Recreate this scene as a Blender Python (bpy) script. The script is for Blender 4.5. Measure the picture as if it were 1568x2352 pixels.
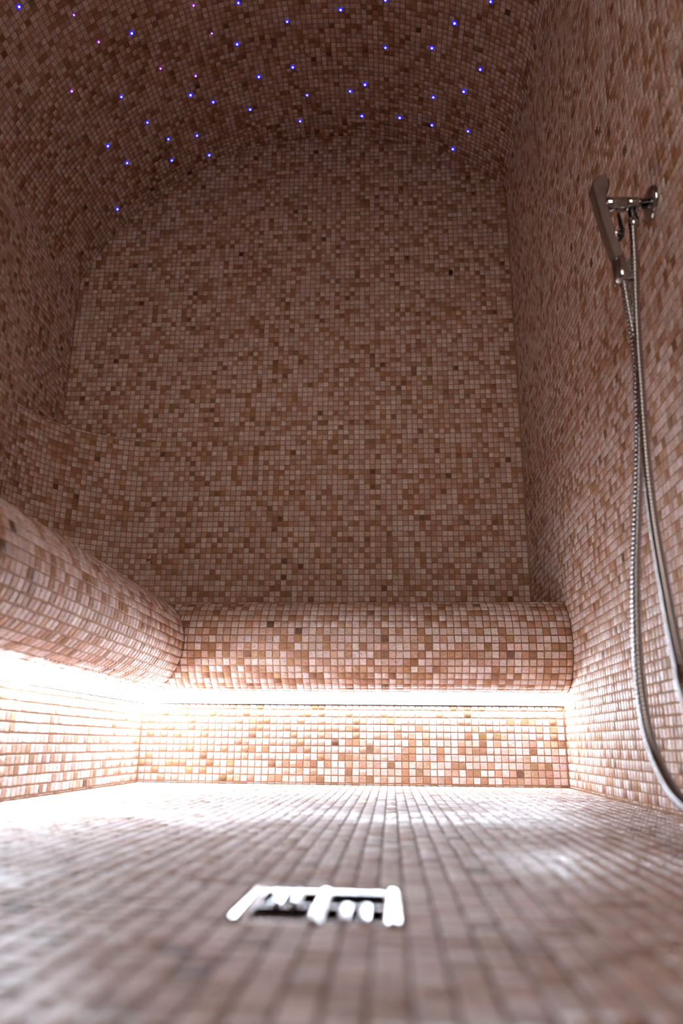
import bpy, math, random
import numpy as np
from mathutils import Matrix, Vector

for o in list(bpy.data.objects):
    bpy.data.objects.remove(o, do_unlink=True)
scene = bpy.context.scene
COL = scene.collection
RNG = np.random.default_rng(7)
random.seed(7)

# ------------------------------------------------------------------ units
S = 0.0165            # one mosaic pitch in metres; the layout below is in pitches
ZO = 0.25             # floor level offset (pitches)


def P(x, y, z):
    return Vector((x * S, y * S, (z + ZO) * S))


# ------------------------------------------------------------------ camera
F_PX = 1755.0
TILT, YAW, ROLL = 0.2950, 0.0657, 0.0106
CX, CY, CZ = 36.59, -114.14, 5.25


def cam_axes():
    xp = Vector((math.cos(YAW), math.sin(YAW), 0))
    yp = Vector((-math.sin(YAW), math.cos(YAW), 0))
    zp = Vector((0, 0, 1))
    fwd = math.cos(TILT) * yp + math.sin(TILT) * zp
    up = -math.sin(TILT) * yp + math.cos(TILT) * zp
    c, s = math.cos(ROLL), math.sin(ROLL)
    return c * xp + s * up, c * up - s * xp, fwd


RIGHT, UP, FWD = cam_axes()
cam_data = bpy.data.cameras.new('camera')
cam_data.sensor_fit = 'VERTICAL'
cam_data.sensor_height = 36.0
cam_data.sensor_width = 24.0
cam_data.lens = F_PX / 2352.0 * 36.0
cam_data.clip_start = 0.01
cam_data.dof.use_dof = True
cam_data.dof.focus_distance = 112 * S
cam_data.dof.aperture_fstop = 3.4
cam = bpy.data.objects.new('camera', cam_data)
COL.objects.link(cam)
m = Matrix((RIGHT, UP, -FWD)).transposed().to_4x4()
m.translation = P(CX, CY, CZ)
cam.matrix_world = m
scene.camera = cam

# ------------------------------------------------------------------ world, exposure
world = bpy.data.worlds.new('corridor_light')
world.use_nodes = True
bg = world.node_tree.nodes['Background']
bg.inputs['Color'].default_value = (1.0, 0.84, 0.73, 1)
bg.inputs['Strength'].default_value = 9.2
scene.world = world
LED_STRENGTH = 60.0
scene.view_settings.view_transform = 'Standard'
scene.view_settings.look = 'None'
scene.view_settings.gamma = 1.0
scene.view_settings.use_curve_mapping = False
scene.view_settings.exposure = 0.12
try:
    scene.cycles.use_denoising = True
    scene.cycles.max_bounces = 7
    scene.cycles.diffuse_bounces = 5
    scene.cycles.glossy_bounces = 3
    scene.cycles.transmission_bounces = 2
    scene.cycles.caustics_reflective = False
    scene.cycles.caustics_refractive = False
    scene.cycles.use_light_tree = False
    scene.cycles.use_adaptive_sampling = True
    scene.cycles.adaptive_threshold = 0.065
    scene.cycles.adaptive_min_samples = 16
    scene.cycles.sample_clamp_indirect = 8.0
except Exception:
    pass


# ------------------------------------------------------------------ pixel helpers (photograph frame 1568 x 2352)
def project(pts):
    """pts (N,3) in pitches -> pixels (N,2), depth"""
    q = np.asarray(pts, float) - np.array([CX, CY, CZ])
    a, b, d = q @ np.array(RIGHT), q @ np.array(UP), q @ np.array(FWD)
    dd = np.where(d > 0.5, d, 0.5)
    return 784 + F_PX * a / dd, 1176 - F_PX * b / dd, d


def ray(u, v):
    return np.array(FWD) + np.array(RIGHT) * ((u - 784) / F_PX) - np.array(UP) * ((v - 1176) / F_PX)


def on_y(u, v, Y):
    r = ray(u, v)
    return np.array([CX, CY, CZ]) + r * ((Y - CY) / r[1])


# ------------------------------------------------------------------ materials
def new_mat(name):
    mt = bpy.data.materials.new(name)
    mt.use_nodes = True
    nt = mt.node_tree
    nt.nodes.clear()
    out = nt.nodes.new('ShaderNodeOutputMaterial')
    return mt, nt, out


def node(nt, typ, **kw):
    n = nt.nodes.new(typ)
    for k, v in kw.items():
        setattr(n, k, v)
    return n


def stone_material(name, rough, wet=False):
    mt, nt, out = new_mat(name)
    L = nt.links.new
    b = node(nt, 'ShaderNodeBsdfPrincipled')
    at = node(nt, 'ShaderNodeAttribute', attribute_name='tone')
    oi = node(nt, 'ShaderNodeObjectInfo')
    add = node(nt, 'ShaderNodeMixRGB', blend_type='ADD')
    add.inputs[0].default_value = 1
    L(at.outputs['Color'], add.inputs[1])
    L(oi.outputs['Color'], add.inputs[2])
    geo = node(nt, 'ShaderNodeNewGeometry')
    # veins: stretched noise
    mp = node(nt, 'ShaderNodeMapping')
    mp.inputs['Scale'].default_value = (90, 90, 240)
    mp.inputs['Rotation'].default_value = (0.5, 0.3, 0.2)
    L(geo.outputs['Position'], mp.inputs['Vector'])
    nz = node(nt, 'ShaderNodeTexNoise')
    nz.inputs['Scale'].default_value = 1.0
    nz.inputs['Detail'].default_value = 3
    L(mp.outputs[0], nz.inputs['Vector'])
    vr = node(nt, 'ShaderNodeMapRange')
    vr.inputs[1].default_value = 0.3
    vr.inputs[2].default_value = 0.7
    vr.inputs[3].default_value = 0.82
    vr.inputs[4].default_value = 1.12
    L(nz.outputs['Fac'], vr.inputs[0])
    mul = node(nt, 'ShaderNodeMixRGB', blend_type='MULTIPLY')
    mul.inputs[0].default_value = 1
    L(add.outputs[0], mul.inputs[1])
    L(vr.outputs[0], mul.inputs[2])
    # travertine pits
    pz = node(nt, 'ShaderNodeTexNoise')
    pz.inputs['Scale'].default_value = 420
    pz.inputs['Detail'].default_value = 1
    L(geo.outputs['Position'], pz.inputs['Vector'])
    pr = node(nt, 'ShaderNodeMapRange')
    pr.inputs[1].default_value = 0.30
    pr.inputs[2].default_value = 0.40
    pr.inputs[3].default_value = 0.0
    pr.inputs[4].default_value = 1.0
    L(pz.outputs['Fac'], pr.inputs[0])
    pit = node(nt, 'ShaderNodeMixRGB', blend_type='MULTIPLY')
    pit.inputs[2].default_value = (0.62, 0.55, 0.5, 1)
    inv = node(nt, 'ShaderNodeMath', operation='SUBTRACT')
    inv.inputs[0].default_value = 1
    L(pr.outputs[0], inv.inputs[1])
    L(inv.outputs[0], pit.inputs[0])
    L(mul.outputs[0], pit.inputs[1])
    L(pit.outputs[0], b.inputs['Base Color'])
    bm = node(nt, 'ShaderNodeBump')
    bm.inputs['Strength'].default_value = 0.5
    bm.inputs['Distance'].default_value = 0.0012
    L(pr.outputs[0], bm.inputs['Height'])
    L(bm.outputs[0], b.inputs['Normal'])
    if wet:
        wz = node(nt, 'ShaderNodeTexNoise')
        wz.inputs['Scale'].default_value = 3.2
        wz.inputs['Detail'].default_value = 1.5
        L(geo.outputs['Position'], wz.inputs['Vector'])
        wr = node(nt, 'ShaderNodeMapRange')
        wr.inputs[1].default_value = 0.50
        wr.inputs[2].default_value = 0.68
        wr.inputs[3].default_value = rough
        wr.inputs[4].default_value = 0.20
        L(wz.outputs['Fac'], wr.inputs[0])
        L(wr.outputs[0], b.inputs['Roughness'])
        b.inputs['Specular IOR Level'].default_value = 0.42
    else:
        b.inputs['Roughness'].default_value = rough
        b.inputs['Specular IOR Level'].default_value = 0.35
    L(b.outputs[0], out.inputs[0])
    return mt


def grout_material(name, col):
    mt, nt, out = new_mat(name)
    L = nt.links.new
    b = node(nt, 'ShaderNodeBsdfPrincipled')
    geo = node(nt, 'ShaderNodeNewGeometry')
    nz = node(nt, 'ShaderNodeTexNoise')
    nz.inputs['Scale'].default_value = 300
    nz.inputs['Detail'].default_value = 4
    L(geo.outputs['Position'], nz.inputs['Vector'])
    cr = node(nt, 'ShaderNodeValToRGB')
    cr.color_ramp.elements[0].color = tuple(c * 0.75 for c in col) + (1,)
    cr.color_ramp.elements[1].color = tuple(min(1, c * 1.2) for c in col) + (1,)
    L(nz.outputs['Fac'], cr.inputs[0])
    L(cr.outputs[0], b.inputs['Base Color'])
    b.inputs['Roughness'].default_value = 0.85
    b.inputs['Specular IOR Level'].default_value = 0.2
    L(b.outputs[0], out.inputs[0])
    return mt


def metal_material(name, col, rough, scale=600):
    mt, nt, out = new_mat(name)
    L = nt.links.new
    b = node(nt, 'ShaderNodeBsdfPrincipled')
    b.inputs['Base Color'].default_value = col + (1,)
    b.inputs['Metallic'].default_value = 1
    nz = node(nt, 'ShaderNodeTexNoise')
    nz.inputs['Scale'].default_value = scale
    geo = node(nt, 'ShaderNodeNewGeometry')
    L(geo.outputs['Position'], nz.inputs['Vector'])
    mr = node(nt, 'ShaderNodeMapRange')
    mr.inputs[3].default_value = rough * 0.7
    mr.inputs[4].default_value = rough * 1.4
    L(nz.outputs['Fac'], mr.inputs[0])
    L(mr.outputs[0], b.inputs['Roughness'])
    L(b.outputs[0], out.inputs[0])
    return mt


def plain_material(name, col, rough):
    mt, nt, out = new_mat(name)
    b = node(nt, 'ShaderNodeBsdfPrincipled')
    nz = node(nt, 'ShaderNodeTexNoise')
    nz.inputs['Scale'].default_value = 80
    cr = node(nt, 'ShaderNodeValToRGB')
    cr.color_ramp.elements[0].color = tuple(c * 0.9 for c in col) + (1,)
    cr.color_ramp.elements[1].color = tuple(min(1, c * 1.08) for c in col) + (1,)
    nt.links.new(nz.outputs['Fac'], cr.inputs[0])
    nt.links.new(cr.outputs[0], b.inputs['Base Color'])
    b.inputs['Roughness'].default_value = rough
    nt.links.new(b.outputs[0], out.inputs[0])
    return mt


def emit_material(name, col, strength):
    mt, nt, out = new_mat(name)
    e = node(nt, 'ShaderNodeEmission')
    e.inputs['Color'].default_value = col + (1,)
    e.inputs['Strength'].default_value = strength
    nt.links.new(e.outputs[0], out.inputs[0])
    return mt


M_STONE = stone_material('travertine_mosaic', 0.55)
M_FLOOR = stone_material('travertine_floor_mosaic', 0.52, wet=True)
M_GROUT = grout_material('beige_grout', (0.38, 0.225, 0.14))
M_FGROUT = grout_material('floor_grout', (0.24, 0.155, 0.125))
M_CHROME = metal_material('chrome', (0.46, 0.465, 0.48), 0.11)
M_STEEL = metal_material('stainless_steel', (0.50, 0.52, 0.56), 0.09)
M_ALU = metal_material('aluminium_profile', (0.8, 0.8, 0.8), 0.35)
M_BLACK = plain_material('black_plastic', (0.012, 0.011, 0.012), 0.4)
M_DARK = plain_material('drain_pit', (0.02, 0.018, 0.02), 0.7)
M_WHITE = plain_material('white_plastic', (0.8, 0.8, 0.78), 0.45)
M_SLATE = plain_material('dark_slate', (0.045, 0.042, 0.04), 0.75)
M_WOOD = plain_material('brown_block_panel', (0.22, 0.13, 0.08), 0.5)
M_PANE, nt_, out_ = new_mat('clear_pane')
mx_ = node(nt_, 'ShaderNodeMixShader')
mx_.inputs[0].default_value = 0.08
nt_.links.new(node(nt_, 'ShaderNodeBsdfTransparent').outputs[0], mx_.inputs[1])
gl_ = node(nt_, 'ShaderNodeBsdfGlossy')
gl_.inputs['Roughness'].default_value = 0.05
nt_.links.new(gl_.outputs[0], mx_.inputs[2])
nt_.links.new(mx_.outputs[0], out_.inputs[0])
M_LED = emit_material('led_diffuser', (0.74, 0.865, 1.0), LED_STRENGTH)
M_LED2 = emit_material('led_diffuser_long', (0.74, 0.865, 1.0), LED_STRENGTH * 0.82)
M_TIP_B = emit_material('fibre_tip_blue', (0.55, 0.60, 1.0), 2.2)
M_TIP_V = emit_material('fibre_tip_violet', (0.95, 0.45, 1.0), 1.6)
M_HALO_B = emit_material('fibre_glow_blue', (0.03, 0.015, 1.0), 1.1)  # imitated glow around the fibre tip, put in as an emissive colour
M_HALO_V = emit_material('fibre_glow_violet', (0.33, 0.02, 0.8), 0.6)  # same imitated glow for the violet tips


# ------------------------------------------------------------------ mesh helpers
def link(o, parent=None):
    COL.objects.link(o)
    if parent is not None:
        o.parent = parent
    return o


def mesh_obj(name, verts, faces, mat, parent=None, smooth=False):
    me = bpy.data.meshes.new(name)
    me.from_pydata([tuple(v) for v in verts], [], faces)
    me.materials.append(mat)
    if smooth:
        me.polygons.foreach_set('use_smooth', [True] * len(me.polygons))
    me.update()
    o = bpy.data.objects.new(name, me)
    o.color = (0, 0, 0, 1)
    return link(o, parent)


class MB:
    """collects pieces (pitch units) into one mesh"""

    def __init__(self):
        self.v, self.f = [], []

    def add(self, vs, fs):
        n = len(self.v)
        self.v += [P(*v) for v in vs]
        self.f += [tuple(i + n for i in f) for f in fs]
        return self

    def box(self, a, b):
        (x0, y0, z0), (x1, y1, z1) = a, b
        vs = [(x0, y0, z0), (x1, y0, z0), (x1, y1, z0), (x0, y1, z0),
              (x0, y0, z1), (x1, y0, z1), (x1, y1, z1), (x0, y1, z1)]
        return self.add(vs, [(0, 3, 2, 1), (4, 5, 6, 7), (0, 1, 5, 4), (1, 2, 6, 5), (2, 3, 7, 6), (3, 0, 4, 7)])

    def bbox(self, a, b, r):
        """box with chamfered vertical and top edges"""
        (x0, y0, z0), (x1, y1, z1) = a, b

        def ring(i, z):
            return [(x0 + i + r, y0 + i, z), (x1 - i - r, y0 + i, z), (x1 - i, y0 + i + r, z), (x1 - i, y1 - i - r, z),
                    (x1 - i - r, y1 - i, z), (x0 + i + r, y1 - i, z), (x0 + i, y1 - i - r, z), (x0 + i, y0 + i + r, z)]
        vs = ring(0, z0) + ring(0, z1 - r) + ring(r * 0.6, z1)
        fs = [tuple(range(7, -1, -1)), tuple(range(16, 24))]
        for k in (0, 8):
            for i in range(8):
                j = (i + 1) % 8
                fs.append((k + i, k + j, k + 8 + j, k + 8 + i))
        return self.add(vs, fs)

    def sweep(self, pts, radii, n=16, caps=True, squash=None):
        """round tube through 3-d points with per-point radii (scalar or (a, b) pair)"""
        pts = [Vector(p) for p in pts]
        N = len(pts)
        tang = []
        for i in range(N):
            t = pts[min(i + 1, N - 1)] - pts[max(i - 1, 0)]
            tang.append(t.normalized() if t.length > 1e-9 else tang[-1])
        ref = Vector((0, 1, 0)) if abs(tang[0].y) < 0.9 else Vector((1, 0, 0))
        u = (ref - tang[0] * ref.dot(tang[0])).normalized()
        vs = []
        for i in range(N):
            t = tang[i]
            u = (u - t * u.dot(t)).normalized()
            w = t.cross(u)
            r = radii[i] if isinstance(radii, (list, tuple)) else radii
            ra, rb = r if isinstance(r, (list, tuple)) else (r, r)
            for k in range(n):
                a = 2 * math.pi * k / n
                c, s = math.cos(a), math.sin(a)
                if squash:
                    c = math.copysign(abs(c) ** squash, c)
                    s = math.copysign(abs(s) ** squash, s)
                vs.append(tuple(pts[i] + u * (ra * c) + w * (rb * s)))
        fs = []
        for i in range(N - 1):
            for k in range(n):
                j = (k + 1) % n
                fs.append((i * n + k, i * n + j, (i + 1) * n + j, (i + 1) * n + k))
        if caps:
            fs.append(tuple(range(n - 1, -1, -1)))
            fs.append(tuple((N - 1) * n + k for k in range(n)))
        return self.add(vs, fs)

    def prism(self, outline, y, half, bev):
        """outline in x-z (pitches), extruded along y with rounded rims"""
        o = np.array(outline)
        c = o.mean(0)
        e1 = np.roll(o, -1, 0) - o
        nn = np.stack([e1[:, 1], -e1[:, 0]], 1)
        nn /= np.linalg.norm(nn, axis=1)[:, None]
        nv = nn + np.roll(nn, 1, 0)
        nv /= np.linalg.norm(nv, axis=1)[:, None]
        area = 0.5 * np.sum(o[:, 0] * np.roll(o[:, 1], -1) - np.roll(o[:, 0], -1) * o[:, 1])
        if area < 0:
            nv = -nv
        n = len(o)
        vs = []
        for ins_, dy in ((bev, -half), (bev * .3, -half + bev * .35), (0, -half + bev), (0, half - bev), (bev * .3, half - bev * .35), (bev, half)):
            for q in o - nv * ins_:
                vs.append((q[0], y + dy, q[1]))
        fs = [tuple(range(n)), tuple(5 * n + i for i in range(n - 1, -1, -1))]
        for k in range(5):
            for i in range(n):
                j = (i + 1) % n
                fs.append((k * n + i, (k + 1) * n + i, (k + 1) * n + j, k * n + j))
        return self.add(vs, fs)

    def build(self, name, mat, parent=None, smooth=False):
        return mesh_obj(name, self.v, self.f, mat, parent, smooth)


def tag(o, label=None, cat=None, group=None, kind=None):
    if label:
        o['label'] = label
    if cat:
        o['category'] = cat
    if group:
        o['group'] = group
    if kind:
        o['kind'] = kind
    return o


def empty(name, loc):
    o = bpy.data.objects.new(name, None)
    o.location = loc
    o.empty_display_size = 0.02
    COL.objects.link(o)
    return o


def keep_parent(o, parent):
    """parent without moving: the parent only carries a translation"""
    o.parent = parent
    o.matrix_parent_inverse = Matrix.Translation(parent.location).inverted()
    return o


# ------------------------------------------------------------------ mosaic
GAP = 0.125           # joint width in pitches
PROUD = 0.085         # how far the tiles stand out of the grout
PALETTE = np.array([
    [0.86, 0.74, 0.70],  # cream
    [0.785, 0.62, 0.57], # pale pink beige
    [0.71, 0.515, 0.435],  # beige
    [0.60, 0.377, 0.272], # tan
    [0.48, 0.264, 0.158],  # caramel
    [0.35, 0.185, 0.10],  # brown
    [0.21, 0.11, 0.07]])  # dark brown
WEIGHTS = np.array([0.15, 0.29, 0.22, 0.18, 0.13, 0.026, 0.004])


def make_tile_meshes(mat, n=6):
    out = []
    rg = np.random.default_rng(3)
    for k in range(n):
        b = 0.055
        ring = np.array([[-.5, -.5], [.5, -.5], [.5, .5], [-.5, .5]])
        j0 = rg.normal(0, 0.012, (4, 2))
        vs = []
        for sz, z in ((1.0, -PROUD - 0.05), (1.0, -b), (1.0 - 2 * b, 0.0)):
            for i in range(4):
                xy = ring[i] * sz + j0[i] + rg.normal(0, 0.006, 2)
                vs.append((xy[0], xy[1], z + (rg.normal(0, 0.008) if z > -b - 1e-6 else 0)))
        fs = [(8, 9, 10, 11)]
        for r in (0, 4):
            for i in range(4):
                j = (i + 1) % 4
                fs.append((r + i, r + j, r + 4 + j, r + 4 + i))
        me = bpy.data.meshes.new('mosaic_tile')
        me.from_pydata(vs, [], fs)
        me.materials.append(mat)
        me.update()
        out.append(me)
    return out


TILE_MESH = {}
for mm in (M_STONE, M_FLOOR):
    TILE_MESH[mm.name] = make_tile_meshes(mm)


def tones(n):
    k = RNG.choice(len(PALETTE), n, p=WEIGHTS / WEIGHTS.sum())
    c = 0.94 * PALETTE[k] * (1 + RNG.normal(0, 0.07, (n, 1))) + RNG.normal(0, 0.012, (n, 3))
    return np.clip(c, 0.03, 0.88)


def mosaic(parent, C, U, V, N, su, sv, mat, singles=300, detail=True, visible=None, offset=None):
    """C centres (at the tile faces), U/V/N unit axes, su/sv sizes; all in pitches.
    The largest ones in the photograph become objects named tile, the others one joined field."""
    C, U, V, N = (np.asarray(a, float) for a in (C, U, V, N))
    n = len(C)
    su = np.broadcast_to(su, n).copy()
    sv = np.broadcast_to(sv, n).copy()
    # hand-laid irregularity
    ang = RNG.normal(0, 0.012, n)[:, None]
    U2 = U * np.cos(ang) + V * np.sin(ang)
    V2 = V * np.cos(ang) - U * np.sin(ang)
    t1, t2 = RNG.normal(0, 0.011, (2, n, 1))
    N2 = N + U2 * t1 + V2 * t2
    N2 /= np.linalg.norm(N2, axis=1)[:, None]
    U2 = U2 - N2 * np.sum(U2 * N2, 1)[:, None]
    U2 /= np.linalg.norm(U2, axis=1)[:, None]
    V2 = np.cross(N2, U2)
    C = C + U * RNG.normal(0, 0.010, (n, 1)) + V * RNG.normal(0, 0.010, (n, 1)) + N * RNG.normal(0, 0.010, (n, 1))
    su *= 1 + RNG.normal(0, 0.012, n)
    sv *= 1 + RNG.normal(0, 0.012, n)
    tone = tones(n)
    if mat is M_FLOOR:            # darker floor stone
        tone = tone * np.array([0.86, 0.83, 0.84])
    # size in the picture
    px, py, d = project(C)
    to_cam = np.array([CX, CY, CZ]) - C
    dist = np.linalg.norm(to_cam, axis=1)
    cosv = np.sum(to_cam * N, 1) / dist
    area = np.where(d > 3, su * sv * cosv / np.maximum(d, 3) ** 2, -1)
    ok = (px > 8) & (px < 1560) & (py > 8) & (py < 2344) & (d > 3) & (cosv > 0)
    if visible is not None:
        ok &= visible(C)
    area = np.where(ok, area, -1)
    order = np.argsort(-area)
    pick = order[:singles]
    pick = pick[area[pick] > 0]
    rest = np.ones(n, bool)
    rest[pick] = False
    meshes = TILE_MESH[mat.name]
    for i in pick:
        o = bpy.data.objects.new('tile', meshes[int(RNG.integers(len(meshes)))])
        M = Matrix(((U2[i][0] * su[i] * S, V2[i][0] * sv[i] * S, N2[i][0] * S, 0),
                    (U2[i][1] * su[i] * S, V2[i][1] * sv[i] * S, N2[i][1] * S, 0),
                    (U2[i][2] * su[i] * S, V2[i][2] * sv[i] * S, N2[i][2] * S, 0),
                    (0, 0, 0, 1)))
        M.translation = P(*C[i])
        o.color = (*tone[i], 1)
        COL.objects.link(o)
        o.parent = parent
        off = parent.matrix_world.translation if offset is None else offset
        o.matrix_parent_inverse = Matrix.Translation(off).inverted()
        o.matrix_world = M
        o.matrix_basis = M
    # joined field
    C, U2, V2, N2, su, sv, tone = C[rest], U2[rest], V2[rest], N2[rest], su[rest], sv[rest], tone[rest]
    n = len(C)
    if n == 0:
        return
    cor = np.array([[-.5, -.5], [.5, -.5], [.5, .5], [-.5, .5]])
    b = 0.055
    rings = [(1.0, -PROUD - .04), (1.0, -b), (1 - 2 * b, 0.0)] if detail else [(1.02, -PROUD - .04), (1 - 1.6 * b, 0.0)]
    nr = len(rings)
    vs = np.zeros((n, nr * 4, 3))
    jit = RNG.normal(0, 0.012, (n, 4, 2))
    for r, (sz, z) in enumerate(rings):
        for i in range(4):
            a = cor[i] * sz
            dz = RNG.normal(0, 0.008, n) if (detail and r == nr - 1) else 0
            vs[:, r * 4 + i] = (C + U2 * ((a[0] + jit[:, i, 0]) * su)[:, None] + V2 * ((a[1] + jit[:, i, 1]) * sv)[:, None]
                                + N2 * (np.zeros(n) + z + dz)[:, None])
    top = (nr - 1) * 4
    pat = [[top, top + 1, top + 2, top + 3]]
    for r in range(nr - 1):
        for i in range(4):
            j = (i + 1) % 4
            pat.append([r * 4 + i, r * 4 + j, r * 4 + 4 + j, r * 4 + 4 + i])
    pat = np.array(pat)
    faces = (pat[None] + (np.arange(n) * nr * 4)[:, None, None]).reshape(-1, 4)
    co = vs.reshape(-1, 3).copy()
    co[:, 2] += ZO
    co *= S
    me = bpy.data.meshes.new('tile_field')
    me.vertices.add(len(co))
    me.vertices.foreach_set('co', co.ravel().astype(np.float32))
    me.loops.add(faces.size)
    me.loops.foreach_set('vertex_index', faces.ravel().astype(np.int32))
    me.polygons.add(len(faces))
    me.polygons.foreach_set('loop_start', (np.arange(len(faces)) * 4).astype(np.int32))
    me.polygons.foreach_set('loop_total', np.full(len(faces), 4, np.int32))
    me.update(calc_edges=True)
    at = me.attributes.new('tone', 'FLOAT_COLOR', 'FACE')
    colr = np.ones((n, len(pat), 4), np.float32)
    colr[:, :, :3] = tone[:, None, :]
    at.data.foreach_set('color', colr.ravel())
    me.materials.append(mat)
    o = bpy.data.objects.new('tile_field', me)
    o.color = (0, 0, 0, 1)
    o['kind'] = 'stuff'
    COL.objects.link(o)
    o.parent = parent
    off = parent.matrix_world.translation if offset is None else offset
    o.matrix_parent_inverse = Matrix.Translation(off).inverted()


def cells(a0, a1, pitch=1.0, phase=0.0, least=0.22, gap=GAP):
    """grid cells clipped to [a0, a1]: centre and size of each tile"""
    k0 = math.floor((a0 - phase) / pitch)
    out = []
    k = k0
    while phase + k * pitch < a1:
        lo, hi = max(a0, phase + k * pitch), min(a1, phase + (k + 1) * pitch)
        if hi - lo > least:
            out.append(((lo + hi) / 2, hi - lo - gap))
        k += 1
    return np.array(out)


def flat_mosaic(parent, origin, ud, vd, nd, ur, vr, mat, keep=None, uphase=0.0, vphase=0.0, vgap=GAP, **kw):
    cu, cv = cells(*ur, phase=uphase), cells(*vr, phase=vphase, gap=vgap)
    ud, vd, nd, origin = (np.array(a, float) for a in (ud, vd, nd, origin))
    uu, vv = np.meshgrid(cu[:, 0], cv[:, 0], indexing='ij')
    su, sv = np.meshgrid(cu[:, 1], cv[:, 1], indexing='ij')
    uu, vv, su, sv = (a.ravel() for a in (uu, vv, su, sv))
    C = origin + uu[:, None] * ud + vv[:, None] * vd
    if keep is not None:
        k = keep(C)
        C, su, sv = C[k], su[k], sv[k]
    n = len(C)
    mosaic(parent, C, np.tile(ud, (n, 1)), np.tile(vd, (n, 1)), np.tile(nd, (n, 1)), su, sv, mat, **kw)


# ------------------------------------------------------------------ layout of the room (pitches)
XR, XL = 61.2, -26.9          # side walls
YB, YF = 19.6, -152.0         # far wall, wall with the doorway behind the camera
ZF = -0.25                    # floor
VX, VZ, VR = 24.0, 76.2, 54.5  # vault: centre line and radius
SEAT = 25.3
RC, RR = 18.8, 6.5            # bench roll: centre height, radius
BRY = -2.0                    # back roll axis (y)
LRX = 1.3                     # left roll axis (x)
LEDGE = 60.8
DOOR = (9.0, 44.0, 116.0)    # doorway x0, x1, top


def vault_z(x):
    return VZ + np.sqrt(np.maximum(VR ** 2 - (x - VX) ** 2, 1.0))


# vault profile, left spring to right fillet
aL = math.acos((XL - VX) / VR)
xf = XR - 5.0
prof = []
a_end = math.acos((xf - VX) / VR)
for i in range(401):
    a = aL + (a_end - aL) * i / 400
    prof.append((VX + VR * math.cos(a), VZ + VR * math.sin(a)))
x0, z0 = prof[-1]
tx, tz = math.sin(a_end), -math.cos(a_end)
zr = z0 - 8.0                   # where the fillet runs into the wall
for i in range(1, 61):
    t = i / 60
    c1 = (x0 + tx * 3.9, z0 + tz * 3.9)
    c2 = (XR, zr + 4.2)
    q = [(1 - t) ** 3 * p0 + 3 * (1 - t) ** 2 * t * p1 + 3 * (1 - t) * t * t * p2 + t ** 3 * p3
         for p0, p1, p2, p3 in zip((x0, z0), c1, c2, (XR, zr))]
    prof.append(tuple(q))
prof = np.array(prof)

# ---- floor
DR = (31.06, -86.94, 36.94, -81.06)   # drain cut-out
fl = MB()
zt = ZF - PROUD
fl.box((-1.5, YF - 3, ZF - 6), (DR[0], YB, zt))
fl.box((DR[2], YF - 3, ZF - 6), (XR + 3, YB, zt))
fl.box((DR[0], YF - 3, ZF - 6), (DR[2], DR[1], zt))
fl.box((DR[0], DR[3], ZF - 6), (DR[2], YB, zt))
floor = fl.build('floor', M_FGROUT)
tag(floor, 'wet beige mosaic floor sloping to the drain', kind='structure')
flat_mosaic(floor, (0, 0, ZF), (1, 0, 0), (0, 1, 0), (0, 0, 1), (0.1, XR - 0.1), (YF, -0.1), M_FLOOR,
            keep=lambda C: ~((C[:, 0] > DR[0]) & (C[:, 0] < DR[2]) & (C[:, 1] > DR[1]) & (C[:, 1] < DR[3])),
            uphase=0.0)

# ---- far wall
wall_back = MB().box((XL - 3, YB + PROUD, ZF - 6), (XR + 3, YB + 8, 140)).build('wall_back', M_GROUT)
tag(wall_back, 'mosaic end wall under the arch of the vault', kind='structure')
flat_mosaic(wall_back, (0, YB, 0), (1, 0, 0), (0, 0, 1), (0, -1, 0), (XL, XR), (SEAT, 132), M_STONE,
            keep=lambda C: (C[:, 2] < vault_z(C[:, 0]) + 0.8) & ~((C[:, 0] < -9) & (C[:, 2] < LEDGE - 1)),
            vphase=0.3, visible=lambda C: (C[:, 2] > 30) & (C[:, 0] > -5))

# ---- right wall
wall_right = MB().box((XR + PROUD, YF - 3, ZF - 6), (XR + 8, YB + 8, 140)).build('wall_right', M_GROUT)
tag(wall_right, 'tall mosaic side wall carrying the shower', kind='structure')
flat_mosaic(wall_right, (XR, 0, 0), (0, 1, 0), (0, 0, 1), (-1, 0, 0), (YF, YB), (ZF, zr + 1.0), M_STONE, vgap=0.16,
            keep=lambda C: ~((C[:, 1] > 1.0) & (C[:, 2] < SEAT - 1)))

# ---- left wall
wall_left = MB().box((XL - 8, YF - 3, ZF - 6), (XL - PROUD, YB + 8, 140)).build('wall_left', M_GROUT)
tag(wall_left, 'dark mosaic side wall behind the long bench', kind='structure')
flat_mosaic(wall_left, (XL, 0, 0), (0, -1, 0), (0, 0, 1), (1, 0, 0), (-YB, -YF), (SEAT, prof[0][1] + .6), M_STONE,
            keep=lambda C: ~((C[:, 1] > 2) & (C[:, 2] < LEDGE - 1)))

# ---- wall with the doorway behind the camera
wf = MB()
wf.box((XL - 3, YF - 8, ZF - 6), (DOOR[0], YF - PROUD, 140))
wf.box((DOOR[1], YF - 8, ZF - 6), (XR + 8, YF - PROUD, 140))
wf.box((DOOR[0], YF - 8, DOOR[2]), (DOOR[1], YF - PROUD, 140))
wall_front = wf.build('wall_front', M_GROUT)
tag(wall_front, 'mosaic entrance wall with an open doorway', kind='structure')
flat_mosaic(wall_front, (0, YF, 0), (-1, 0, 0), (0, 0, 1), (0, 1, 0), (-XR, -XL), (ZF, 132), M_STONE, singles=0, detail=False,
            keep=lambda C: (C[:, 2] < vault_z(C[:, 0]) + 0.8) & ~((C[:, 0] > DOOR[0]) & (C[:, 0] < DOOR[1]) & (C[:, 2] < DOOR[2])))
SILL = 52.0  # unseen glazing raised to steer fill light onto the far wall
door = empty('door_1', P((DOOR[0] + DOOR[1]) / 2, YF - 4, ZF))
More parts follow.
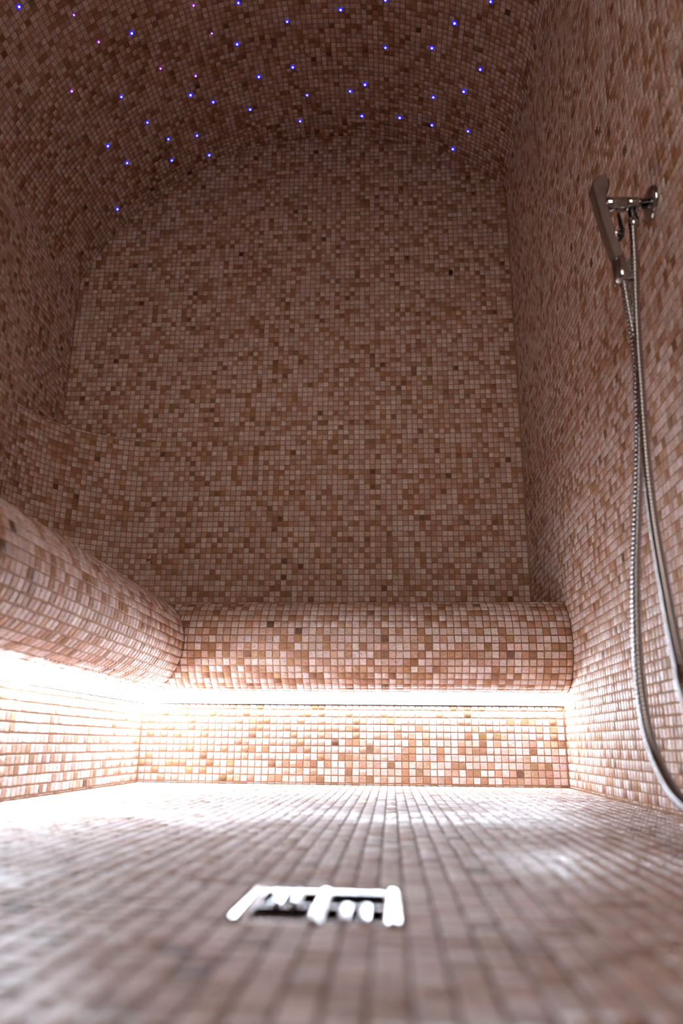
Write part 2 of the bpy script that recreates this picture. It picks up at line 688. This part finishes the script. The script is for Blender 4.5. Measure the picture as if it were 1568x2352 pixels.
tag(door, 'unseen metal door behind the viewer, upper glazing shaped for the light', kind='structure')
dj = MB()
dj.box((DOOR[0] - .2, YF - 8.2, ZF), (DOOR[0] + 1.8, YF + .6, DOOR[2]))
dj.box((DOOR[1] - 1.8, YF - 8.2, ZF), (DOOR[1] + .2, YF + .6, DOOR[2]))
dj.box((DOOR[0] - .2, YF - 8.2, DOOR[2] - 1.8), (DOOR[1] + .2, YF + .6, DOOR[2] + .2))
keep_parent(dj.build('door_frame', M_ALU), door)
keep_parent(MB().box((DOOR[0] + 1.8, YF - 5, ZF), (DOOR[1] - 1.8, YF - 2.6, SILL)).build('door_light_block', M_WOOD), door)  # unseen panel added to keep low fill light off the near floor
keep_parent(MB().box((DOOR[0] + 1.8, YF - 4.0, SILL), (DOOR[1] - 1.8, YF - 3.6, DOOR[2] - 1.8)).build('pane', M_PANE), door)

cf = MB().box((-420, YF - 760, ZF - 6), (500, YF - 8.2, ZF - .5)).build('floor_light_block', M_SLATE)  # unseen slab added to stop upward light reaching the vault
tag(cf, 'added unseen dark slab outside the door, blocking light from below', kind='structure')

# ---- vault
ins = []
nrm = np.gradient(prof, axis=0)
nrm = np.stack([nrm[:, 1], -nrm[:, 0]], 1)
nrm /= np.linalg.norm(nrm, axis=1)[:, None]       # points into the room
cb = prof - nrm * PROUD
co_ = prof - nrm * 6
vs, fs = [], []
ST = 4
idx = list(range(0, len(prof), ST))
for i in idx:
    for (q, y) in ((cb[i], YF - 3), (cb[i], YB + 3), (co_[i], YB + 3), (co_[i], YF - 3)):
        vs.append((q[0], y, q[1]))
for k in range(len(idx) - 1):
    a, b = k * 4, k * 4 + 4
    for j in range(4):
        jj = (j + 1) % 4
        fs.append((a + j, a + jj, b + jj, b + j))
ceiling = MB().add(vs, fs).build('ceiling', M_GROUT)
tag(ceiling, 'dark barrel vault of brown mosaic set with tiny star lights', kind='structure')
arc = np.concatenate([[0], np.cumsum(np.linalg.norm(np.diff(prof, axis=0), axis=1))])
ca = cells(0, arc[-1])
cy = cells(YF, YB, phase=0.6)
px_ = np.interp(ca[:, 0], arc, prof[:, 0])
pz_ = np.interp(ca[:, 0], arc, prof[:, 1])
nx_ = np.interp(ca[:, 0], arc, nrm[:, 0])
nz_ = np.interp(ca[:, 0], arc, nrm[:, 1])
I, J = np.meshgrid(np.arange(len(ca)), np.arange(len(cy)), indexing='ij')
I, J = I.ravel(), J.ravel()
Cc = np.stack([px_[I], cy[J, 0], pz_[I]], 1)
Nc = np.stack([nx_[I], 0 * nx_[I], nz_[I]], 1)
Nc /= np.linalg.norm(Nc, axis=1)[:, None]
Uc = np.tile([0., 1., 0.], (len(I), 1))
Vc = np.cross(Nc, Uc)
mosaic(ceiling, Cc, Uc, Vc, Nc, cy[J, 1], ca[I, 1], M_STONE, detail=False)

# ------------------------------------------------------------------ benches
def roll_mosaic(parent, axis):
    """tiles of a bench roll; axis 'x' (along the far wall) or 'y' (along the left wall)"""
    rows = 38
    step = 2 * math.pi / rows
    Cs, Us, Vs, Ns, su = [], [], [], [], []
    for r in range(-12, 14):
        phi = (r + 0.35) * step          # 0 = straight at the room, positive = upward
        reach = RR * math.cos(phi)
        if axis == 'x':
            cc = cells(LRX + reach + 0.05, XR - 0.05, phase=0.3)
            for a, s in cc:
                Cs.append((a, BRY - reach, RC + RR * math.sin(phi)))
                Ns.append((0, -math.cos(phi), math.sin(phi)))
                Us.append((1, 0, 0))
                su.append(s)
        else:
            cc = cells(-BRY + reach + 0.05, -YF - 0.05, phase=0.1)
            for a, s in cc:
                Cs.append((LRX + reach, -a, RC + RR * math.sin(phi)))
                Ns.append((math.cos(phi), 0, math.sin(phi)))
                Us.append((0, 1, 0))
                su.append(s)
    Cs, Us, Ns = np.array(Cs), np.array(Us, float), np.array(Ns)
    Vs = np.cross(Ns, Us)
    mosaic(parent, Cs, Us, Vs, Ns, np.array(su), step * RR - 0.19, M_STONE)


def cyl(a, b, r, n=72):
    a, b = Vector(a), Vector(b)
    return MB().sweep([a, b], [r, r], n=n)


bench = empty('mosaic_bench', P(30, 8, ZF))
tag(bench, 'beige mosaic bench across the end wall with rounded front edge', 'bench', 'tiled steam room benches')
fp = MB().box((-1.0, PROUD, ZF - 2), (XR, 3.0, 10.7)).build('front_panel', M_GROUT)
keep_parent(fp, bench)
OFF = Vector((0, 0, 0))
flat_mosaic(fp, (0, 0, 0), (1, 0, 0), (0, 0, 1), (0, -1, 0), (0.1, XR - .1), (ZF, 10.75), M_STONE, vgap=0.16, offset=OFF)
re_ = cyl((LRX - 2, BRY, RC), (XR, BRY, RC), RR - PROUD).build('rolled_edge', M_GROUT, smooth=True)
keep_parent(re_, bench)
roll_mosaic(re_, 'x')
st = MB().box((LRX, BRY + 2.2, 12.6), (XR, YB, SEAT - PROUD)).build('seat', M_GROUT)
keep_parent(st, bench)
flat_mosaic(st, (0, 0, SEAT), (1, 0, 0), (0, 1, 0), (0, 0, 1), (-6, XR), (BRY + .5, YB), M_STONE, singles=0, detail=False,
            keep=lambda C: C[:, 0] > LRX, offset=OFF)

bench2 = empty('mosaic_bench', P(-10, -70, ZF))
tag(bench2, 'long beige mosaic bench along the left wall, running towards the viewer', 'bench', 'tiled steam room benches')
fp2 = MB().box((-3.0, YF, ZF - 2), (-PROUD, 2.0, 10.7)).build('front_panel', M_GROUT)
keep_parent(fp2, bench2)
flat_mosaic(fp2, (0, 0, 0), (0, 1, 0), (0, 0, 1), (1, 0, 0), (YF, -0.1), (ZF, 10.75), M_STONE, vgap=0.20, offset=OFF)
re2 = cyl((LRX, YF, RC), (LRX, BRY + 2, RC), RR - PROUD).build('rolled_edge', M_GROUT, smooth=True)
keep_parent(re2, bench2)
roll_mosaic(re2, 'y')
st2 = MB().box((XL, YF, 12.6), (LRX - 2.2, YB, SEAT - PROUD)).build('seat', M_GROUT)
keep_parent(st2, bench2)
flat_mosaic(st2, (0, 0, SEAT), (1, 0, 0), (0, 1, 0), (0, 0, 1), (XL, LRX - .1), (YF, YB), M_STONE, singles=0, detail=False, offset=OFF)

# ---- curved corner backrest
BR = 20.0
bcx, bcy = XL + BR, YB - BR
vs, fs = [], []
K = 48
arcp = []
for i in range(K + 1):
    a = math.pi / 2 + (math.pi / 2) * i / K
    arcp.append((bcx + (BR + PROUD) * math.cos(a), bcy + (BR + PROUD) * math.sin(a)))
corner = (XL - .1, YB + .1)
for z in (SEAT - 1, LEDGE):
    vs += [(x, y, z) for x, y in arcp] + [(corner[0], corner[1], z)]
n1 = K + 2
for i in range(K):
    fs.append((i, i + 1, n1 + i + 1, n1 + i))
    fs.append((n1 + i, n1 + i + 1, n1 + K + 1))
backrest = MB().add(vs, fs).build('corner_backrest', M_GROUT)
tag(backrest, 'curved brown mosaic backrest with a ledge in the far left corner', 'backrest')
ca2 = cells(0, BR * math.pi / 2)
cz = cells(SEAT, LEDGE, phase=0.3)
I, J = np.meshgrid(np.arange(len(ca2)), np.arange(len(cz)), indexing='ij')
I, J = I.ravel(), J.ravel()
th = math.pi / 2 + ca2[I, 0] / BR
Cb = np.stack([bcx + BR * np.cos(th), bcy + BR * np.sin(th), cz[J, 0]], 1)
Nb = np.stack([-np.cos(th), -np.sin(th), 0 * th], 1)
Ub = np.stack([np.sin(th), -np.cos(th), 0 * th], 1)
Vb = np.tile([0., 0., 1.], (len(th), 1))
mosaic(backrest, Cb, Ub, Vb, Nb, ca2[I, 1], cz[J, 1], M_STONE)

# ------------------------------------------------------------------ light strips under the rolls
led = empty('light_strip', P(30, 0, 11))
tag(led, 'glowing white light strip under the bench edge at the end wall', 'light strip', 'light strips under the benches')
b = MB().box((2.0, -0.2, 10.75), (XR - .1, 0.9, 12.55)).build('profile', M_ALU)
keep_parent(b, led)
DIFF = ((-0.15, 10.78), (-1.75, 12.05), (-1.75, 12.22), (-0.15, 12.22))    # cross-section: lens slanting down to the floor
vs = [(x, y, z) for x in (0.2, XR - .1) for y, z in DIFF]
fs = [(0, 1, 2, 3), (7, 6, 5, 4), (0, 4, 5, 1), (1, 5, 6, 2), (2, 6, 7, 3), (3, 7, 4, 0)]
b = MB().add(vs, fs).build('diffuser', M_LED)
keep_parent(b, led)
led2 = empty('light_strip', P(0, -70, 11))
tag(led2, 'glowing white light strip under the edge of the long left bench', 'light strip', 'light strips under the benches')
b = MB().box((-0.9, -62.2, 10.75), (0.2, -1.0, 12.55)).build('profile', M_ALU)
keep_parent(b, led2)
vs = [(-y + .45, q, z) for q in (-62.0, -0.2) for y, z in DIFF]
b = MB().add(vs, fs).build('diffuser', M_LED2)
keep_parent(b, led2)

# ------------------------------------------------------------------ floor drain
drain = empty('floor_drain', P((DR[0] + DR[2]) / 2, (DR[1] + DR[3]) / 2, ZF))
tag(drain, 'square steel floor drain with a slotted grate set in the mosaic', 'drain')


def dpart(mb, name, mat):
    o = mb.build(name, mat)
    return keep_parent(o, drain)


x0, y0, x1, y1 = DR
dpart(MB().box((x0, y0, ZF - 4.2), (x1, y1, ZF - 4.0)), 'well', M_DARK)
w = 0.62
TOPZ = ZF + 0.10


def bar_y(x, r, y_a, y_b, h):           # half-round bar running away from the viewer
    ys = [y_a, y_a + .08, y_a + .2, y_b - .2, y_b - .08, y_b]
    return MB().sweep([(x, y, TOPZ - h) for y in ys], [(k * r, k * h) for k in (.55, .85, 1, 1, .85, .55)], n=20)


def bar_x(x_a, x_b, y, hw, drop):       # flat bar running across
    return MB().box((x_a, y - hw, ZF - .9), (x_b, y + hw, TOPZ - drop))


fr = MB()
for xx in (x0 + .34, x1 - .34):
    q = bar_y(xx, .34, y0, y1, .30)
    n0 = len(fr.v)
    fr.v += q.v
    fr.f += [tuple(i + n0 for i in f) for f in q.f]
for yy in (y0 + .2, y1 - .2):
    fr.box((x0 + .2, yy - .2, ZF - .9), (x1 - .2, yy + .2, TOPZ - .14))
dpart(fr, 'frame', M_STEEL)
xm, ym = (x0 + x1) / 2, (y0 + y1) / 2
dpart(bar_y(xm, .30, y0 + .1, y1 - .1, .26), 'cross_bar', M_STEEL)
dpart(bar_x(x0 + .5, x1 - .5, ym, .16, .16), 'cross_bar', M_STEEL)
for (qx0, qx1, qy0, qy1, vert) in ((x0 + w, xm - .3, ym + .16, y1 - .4, True), (xm + .3, x1 - w, ym + .16, y1 - .4, False),
                                   (x0 + w, xm - .3, y0 + .4, ym - .16, False), (xm + .3, x1 - w, y0 + .4, ym - .16, True)):
    for k in range(2):
        if vert:
            c = qx0 + (qx1 - qx0) * (k + 1) / 3
            bb = bar_y(c, .21, qy0 - .05, qy1 + .05, .2)
        else:
            c = qy0 + (qy1 - qy0) * (k + 1) / 3
            bb = bar_x(qx0 - .1, qx1 + .1, c, .2, .34)
        o_ = dpart(bb, 'grate_bar', M_STEEL)

# ------------------------------------------------------------------ shower on the right wall
SY = -52.8                    # plane of the fitting


def z1(x, y):                 # zoomed view 1250,380 at 4.93
    return on_y(1250 + x / 4.931, 380 + y / 4.931, SY)


A0 = z1(1265, 430)            # rosette centre on the wall
AZ = A0[2]
bracket = empty('shower_bracket', P(XR, SY, AZ))
tag(bracket, 'chrome round wall rosette with elbow arm holding the hand shower', 'shower bracket')


def bpart(mb, name, mat=M_CHROME, smooth=True):
    return keep_parent(mb.build(name, mat, smooth=smooth), bracket)


def along_x(xs, rs, z, y=SY, n=28):
    return MB().sweep([(x, y, z) for x in xs], list(rs), n=n)


bpart(along_x([XR, XR - .12, XR - .30, XR - .42, XR - .46], [1.62, 1.62, 1.52, 1.25, .6], AZ), 'rosette')
XA = z1(690, 460)[0]
XE = z1(985, 460)[0]
bpart(along_x([XR - .4, XE + .75, XE + .74], [.48, .48, .55], AZ), 'arm')
bpart(along_x([XE + .78, XE + .74, XE - .50, XE - .54], [.58, .64, .64, .56], AZ), 'elbow_body')
bpart(along_x([XE - .52, XE - .56, XA + .1, XA], [.62, .68, .70, .60], AZ), 'holder')
zb = z1(1000, 640)[2]
bpart(MB().sweep([(XE, SY, AZ - .4), (XE, SY, zb + .35), (XE, SY, zb + .3), (XE, SY, zb - .45), (XE, SY, zb - .6)],
                 [.42, .42, .52, .50, .40], n=20), 'outlet_nut')
# handset
top, bot = z1(612, 215), z1(900, 1300)
hand = empty('hand_shower', P(*bot))
tag(hand, 'slim chrome hand shower clipped to the wall bracket', 'hand shower')


def hpart(mb, name, mat=M_CHROME, smooth=True):
    return keep_parent(mb.build(name, mat, smooth=smooth), hand)


ol = [z1(x, y)[[0, 2]] for x, y in ((516, 300), (516, 262), (528, 225), (556, 188), (605, 155), (650, 140), (682, 140), (698, 180), (706, 240), (706, 300),
                                    (684, 345), (700, 480), (748, 640), (792, 800), (882, 1060), (842, 1085), (775, 1100), (690, 880), (625, 680), (560, 460))]
hpart(MB().prism(ol, SY, .62, .16), 'handle', smooth=False)
ol = [z1(x, y)[[0, 2]] for x, y in ((700, 190), (712, 200), (716, 295), (702, 300))]
hpart(MB().prism(ol, SY, .5, .03), 'spray_face', M_BLACK, False)
tp = [z1(x, y) for x, y in ((835, 550), (862, 650), (888, 740), (880, 800), (845, 850))]
hpart(MB().sweep(tp, [(.28, .12), (.30, .16), (.34, .17), (.34, .18), (.26, .12)], n=14), 'trigger', M_BLACK)
tb = [z1(x, y) for x, y in ((770, 775), (868, 775))]
hpart(MB().sweep(tb, [.32, .32], n=16), 'trigger_pivot')
cn = [z1(x, y) for x, y in ((832, 1060), (845, 1100), (880, 1240), (893, 1300), (897, 1325))]
hpart(MB().sweep(cn, [.60, .72, .80, .82, .62], n=24), 'hose_nut')
sc = [z1(x, y) for x, y in ((880, 1085), (955, 1085))]
hpart(MB().sweep(sc, [.22, .22], n=14), 'clip')


def smooth_path(ctrl, n):
    c = np.array(ctrl, float)
    t = np.concatenate([[0], np.cumsum(np.linalg.norm(np.diff(c, axis=0), axis=1))])
    m_ = np.zeros_like(c)
    m_[1:-1] = (c[2:] - c[:-2]) / (t[2:] - t[:-2])[:, None]
    m_[0] = (c[1] - c[0]) / (t[1] - t[0])
    m_[-1] = (c[-1] - c[-2]) / (t[-1] - t[-2])
    q = np.linspace(0, t[-1], n)
    out = []
    for s_ in q:
        i = min(max(np.searchsorted(t, s_) - 1, 0), len(t) - 2)
        h_ = t[i + 1] - t[i]
        u = (s_ - t[i]) / h_
        out.append((2 * u ** 3 - 3 * u ** 2 + 1) * c[i] + (u ** 3 - 2 * u ** 2 + u) * h_ * m_[i]
                   + (-2 * u ** 3 + 3 * u ** 2) * c[i + 1] + (u ** 3 - u ** 2) * h_ * m_[i + 1])
    return np.array(out), t[-1]


left_px = [(1432, 645, -52.8), (1441, 700, -52.9), (1458, 800, -53.2), (1465, 900, -53.6), (1467, 1000, -54), (1466, 1100, -54.6), (1463, 1200, -55.4),
           (1460, 1300, -56.4), (1460, 1380, -57.5), (1462, 1460, -58.8), (1466, 1540, -60.4), (1474, 1610, -62.2), (1487, 1680, -64.4),
           (1508, 1745, -67), (1538, 1805, -70), (1575, 1850, -73)]
right_px = [(1453, 520, -52.8), (1457, 600, -52.9), (1460, 700, -53.2), (1465, 800, -53.8), (1472, 900, -54.8), (1479, 1000, -56.2), (1487, 1090, -58),
            (1498, 1180, -60.2), (1512, 1270, -63), (1528, 1360, -66), (1545, 1450, -69.2), (1562, 1530, -72.2), (1580, 1610, -75.5)]
lc = [on_y(u, v, Y) for u, v, Y in left_px]
rc = [on_y(u, v, Y) for u, v, Y in right_px]
mid = []
a, b_ = lc[-1], rc[-1]
mid = [(a[0] + .3, a[1] - 5.0, max(a[2] - 1.2, .5)), (a[0] + .8, a[1] - 9.5, max(a[2] - 1.0, 0.6)), (b_[0] + .2, b_[1] - 6.6, (a[2] + b_[2]) / 2 - 1.2), (b_[0] + .1, b_[1] - 3.2, b_[2] - 4.0)]
ctrl = lc + [np.array(q) for q in mid] + rc[::-1]
_, Lh = smooth_path(ctrl, 50)
RING = 0.43
nring = int(Lh / RING)
SUB = 6
path, _ = smooth_path(ctrl, nring * SUB + 1)
rad = [0.385 * (0.66 + 0.34 * abs(math.sin(math.pi * i / SUB)) ** 0.8) for i in range(len(path))]
hose = MB().sweep([tuple(q) for q in path], rad, n=14).build('shower_hose', M_CHROME, smooth=True)
tag(hose, 'ribbed metal shower hose hanging in a long loop down the wall', 'hose')

# ------------------------------------------------------------------ small dark fittings
def oval(name, u, v, w_px, h_px, label, cat):
    c = on_y(u, v, YB - .1)
    d = project([c])[2][0]
    rw, rh = w_px * d / F_PX / 2, h_px * d / F_PX / 2
    mb = MB()
    n = 20
    vs, fs = [], []
    for k, (s_, dy) in enumerate(((1.0, .12), (1.0, -.25), (.8, -.42), (.3, -.48))):
        for i in range(n):
            a_ = 2 * math.pi * i / n
            vs.append((c[0] + rw * s_ * math.cos(a_), YB + dy, c[2] + rh * s_ * math.sin(a_)))
    for k in range(3):
        for i in range(n):
            j = (i + 1) % n
            fs.append((k * n + i, k * n + j, (k + 1) * n + j, (k + 1) * n + i))
    fs.append(tuple(3 * n + i for i in range(n)))
    o = mb.add(vs, fs).build(name, M_BLACK, smooth=False)
    tag(o, label, cat)
    return o


oval('wall_sensor', 1034.5, 626, 9, 15, 'small black oval temperature sensor on the end wall near the right corner', 'sensor')

clip = MB()
c = on_y(345, 1597, -2.6)
clip.sweep([(c[0] - .5, -2.6, c[2] - .08), (c[0], -2.6, c[2]), (c[0] + .35, -2.6, c[2] + .04)], [.09, .11, .12], n=10)
clip.sweep([(c[0] + .36, -2.6, c[2] - .2), (c[0] + .36, -2.6, c[2] + .3)], [.10, .10], n=10)
tag(clip.build('cable_clip', M_WHITE), 'tiny pale cable clip in the glowing corner where the bench strips meet', 'clip')

# ------------------------------------------------------------------ star lights in the vault
STARS = [(43, 15, 0), (169, 34, 1), (444, 12, 1), (547, 6, 0), (302, 76, 0), (226, 96, 1), (486, 76, 1), (544, 101, 0), (659, 49, 0),
         (782, 22, 0), (885, 0, 0), (885, 109, 0), (992, 110, 0), (1044, 53, 0), (1127, 3, 0), (1103, 159, 0), (368, 157, 1), (449, 174, 1),
         (594, 176, 0), (672, 154, 0), (164, 209, 1), (278, 222, 0), (437, 218, 0), (489, 234, 0), (574, 251, 0), (705, 218, 0), (804, 209, 0),
         (838, 194, 0), (689, 278, 0), (831, 266, 0), (918, 270, 0), (995, 223, 0), (1065, 210, 0), (338, 281, 0), (386, 319, 0), (452, 311, 0),
         (247, 335, 0), (291, 374, 0), (394, 368, 0), (480, 356, 0), (992, 287, 0), (1075, 301, 0), (1040, 342, 0), (269, 480, 0)]


ORD = ['first', 'second', 'third', 'fourth', 'fifth', 'sixth', 'seventh', 'eighth', 'ninth', 'tenth', 'eleventh', 'twelfth', 'thirteenth',
       'fourteenth', 'fifteenth', 'sixteenth', 'seventeenth', 'eighteenth', 'nineteenth', 'twentieth']
ORD += ['twenty-' + w_ for w_ in ORD[:9]] + ['thirtieth'] + ['thirty-' + w_ for w_ in ORD[:9]]


def vault_hit(u, v):
    r = ray(u, v)
    o = np.array([CX - VX, CZ - VZ])
    d = np.array([r[0], r[2]])
    A_, B_, C_ = d @ d, 2 * o @ d, o @ o - VR ** 2
    t = (-B_ + math.sqrt(B_ * B_ - 4 * A_ * C_)) / (2 * A_)
    return np.array([CX, CY, CZ]) + r * t


def disc_mesh(name, r, zs, mat):
    n = 16
    vs, fs = [], []
    for s_, z in zs:
        for i in range(n):
            a_ = 2 * math.pi * i / n
            vs.append((r * s_ * math.cos(a_) * S, r * s_ * math.sin(a_) * S, z * S))
    for k in range(len(zs) - 1):
        for i in range(n):
            j = (i + 1) % n
            fs.append((k * n + i, k * n + j, (k + 1) * n + j, (k + 1) * n + i))
    fs.append(tuple((len(zs) - 1) * n + i for i in range(n)))
    me = bpy.data.meshes.new(name)
    me.from_pydata(vs, [], fs)
    me.materials.append(mat)
    me.polygons.foreach_set('use_smooth', [True] * len(me.polygons))
    me.update()
    return me


GLOW_RING = [disc_mesh('glow_ring', 0.46, [(1, -.1), (1, .02), (.8, .06)], M_HALO_B), disc_mesh('glow_ring', 0.30, [(1, -.1), (1, .02), (.8, .06)], M_HALO_V)]  # emissive rings added to imitate the halo of each star
TIP = [disc_mesh('fibre_tip', 0.18, [(1, 0), (1, .10), (.75, .2), (.35, .25)], M_TIP_B), disc_mesh('fibre_tip', 0.15, [(1, 0), (1, .10), (.75, .2), (.35, .25)], M_TIP_V)]
for k, (u, v, kind) in enumerate(STARS):
    h_ = vault_hit(u, v)
    nvec = Vector((VX - h_[0], 0, VZ - h_[2])).normalized()
    e = empty('star_light', P(*h_))
    e.rotation_euler = nvec.to_track_quat('Z', 'Y').to_euler()
    sc_ = random.uniform(.85, 1.12)
    e.scale = (sc_, sc_, 1)
    colname = ('blue', 'violet')[kind]
    same = sorted((su_, sv_) for su_, sv_, sk in STARS if sk == kind)
    where = 'at the top edge' if v < 60 else 'high in the vault' if v < 150 else 'halfway down the vault' if v < 255 else 'near the arch'
    if (u, v) == (269, 480):
        lab = 'lone blue star light low on the left curve of the vault, below all others'
    else:
        lab = '%s star light %s, %s from the left among the %s ones' % (colname, where, ORD[same.index((u, v))], colname)
    tag(e, lab, 'star light', 'blue star lights in the vault' if kind == 0 else 'violet star lights in the vault')
    for nm, me in (('glow_ring', GLOW_RING[kind]), ('fibre_tip', TIP[kind])):
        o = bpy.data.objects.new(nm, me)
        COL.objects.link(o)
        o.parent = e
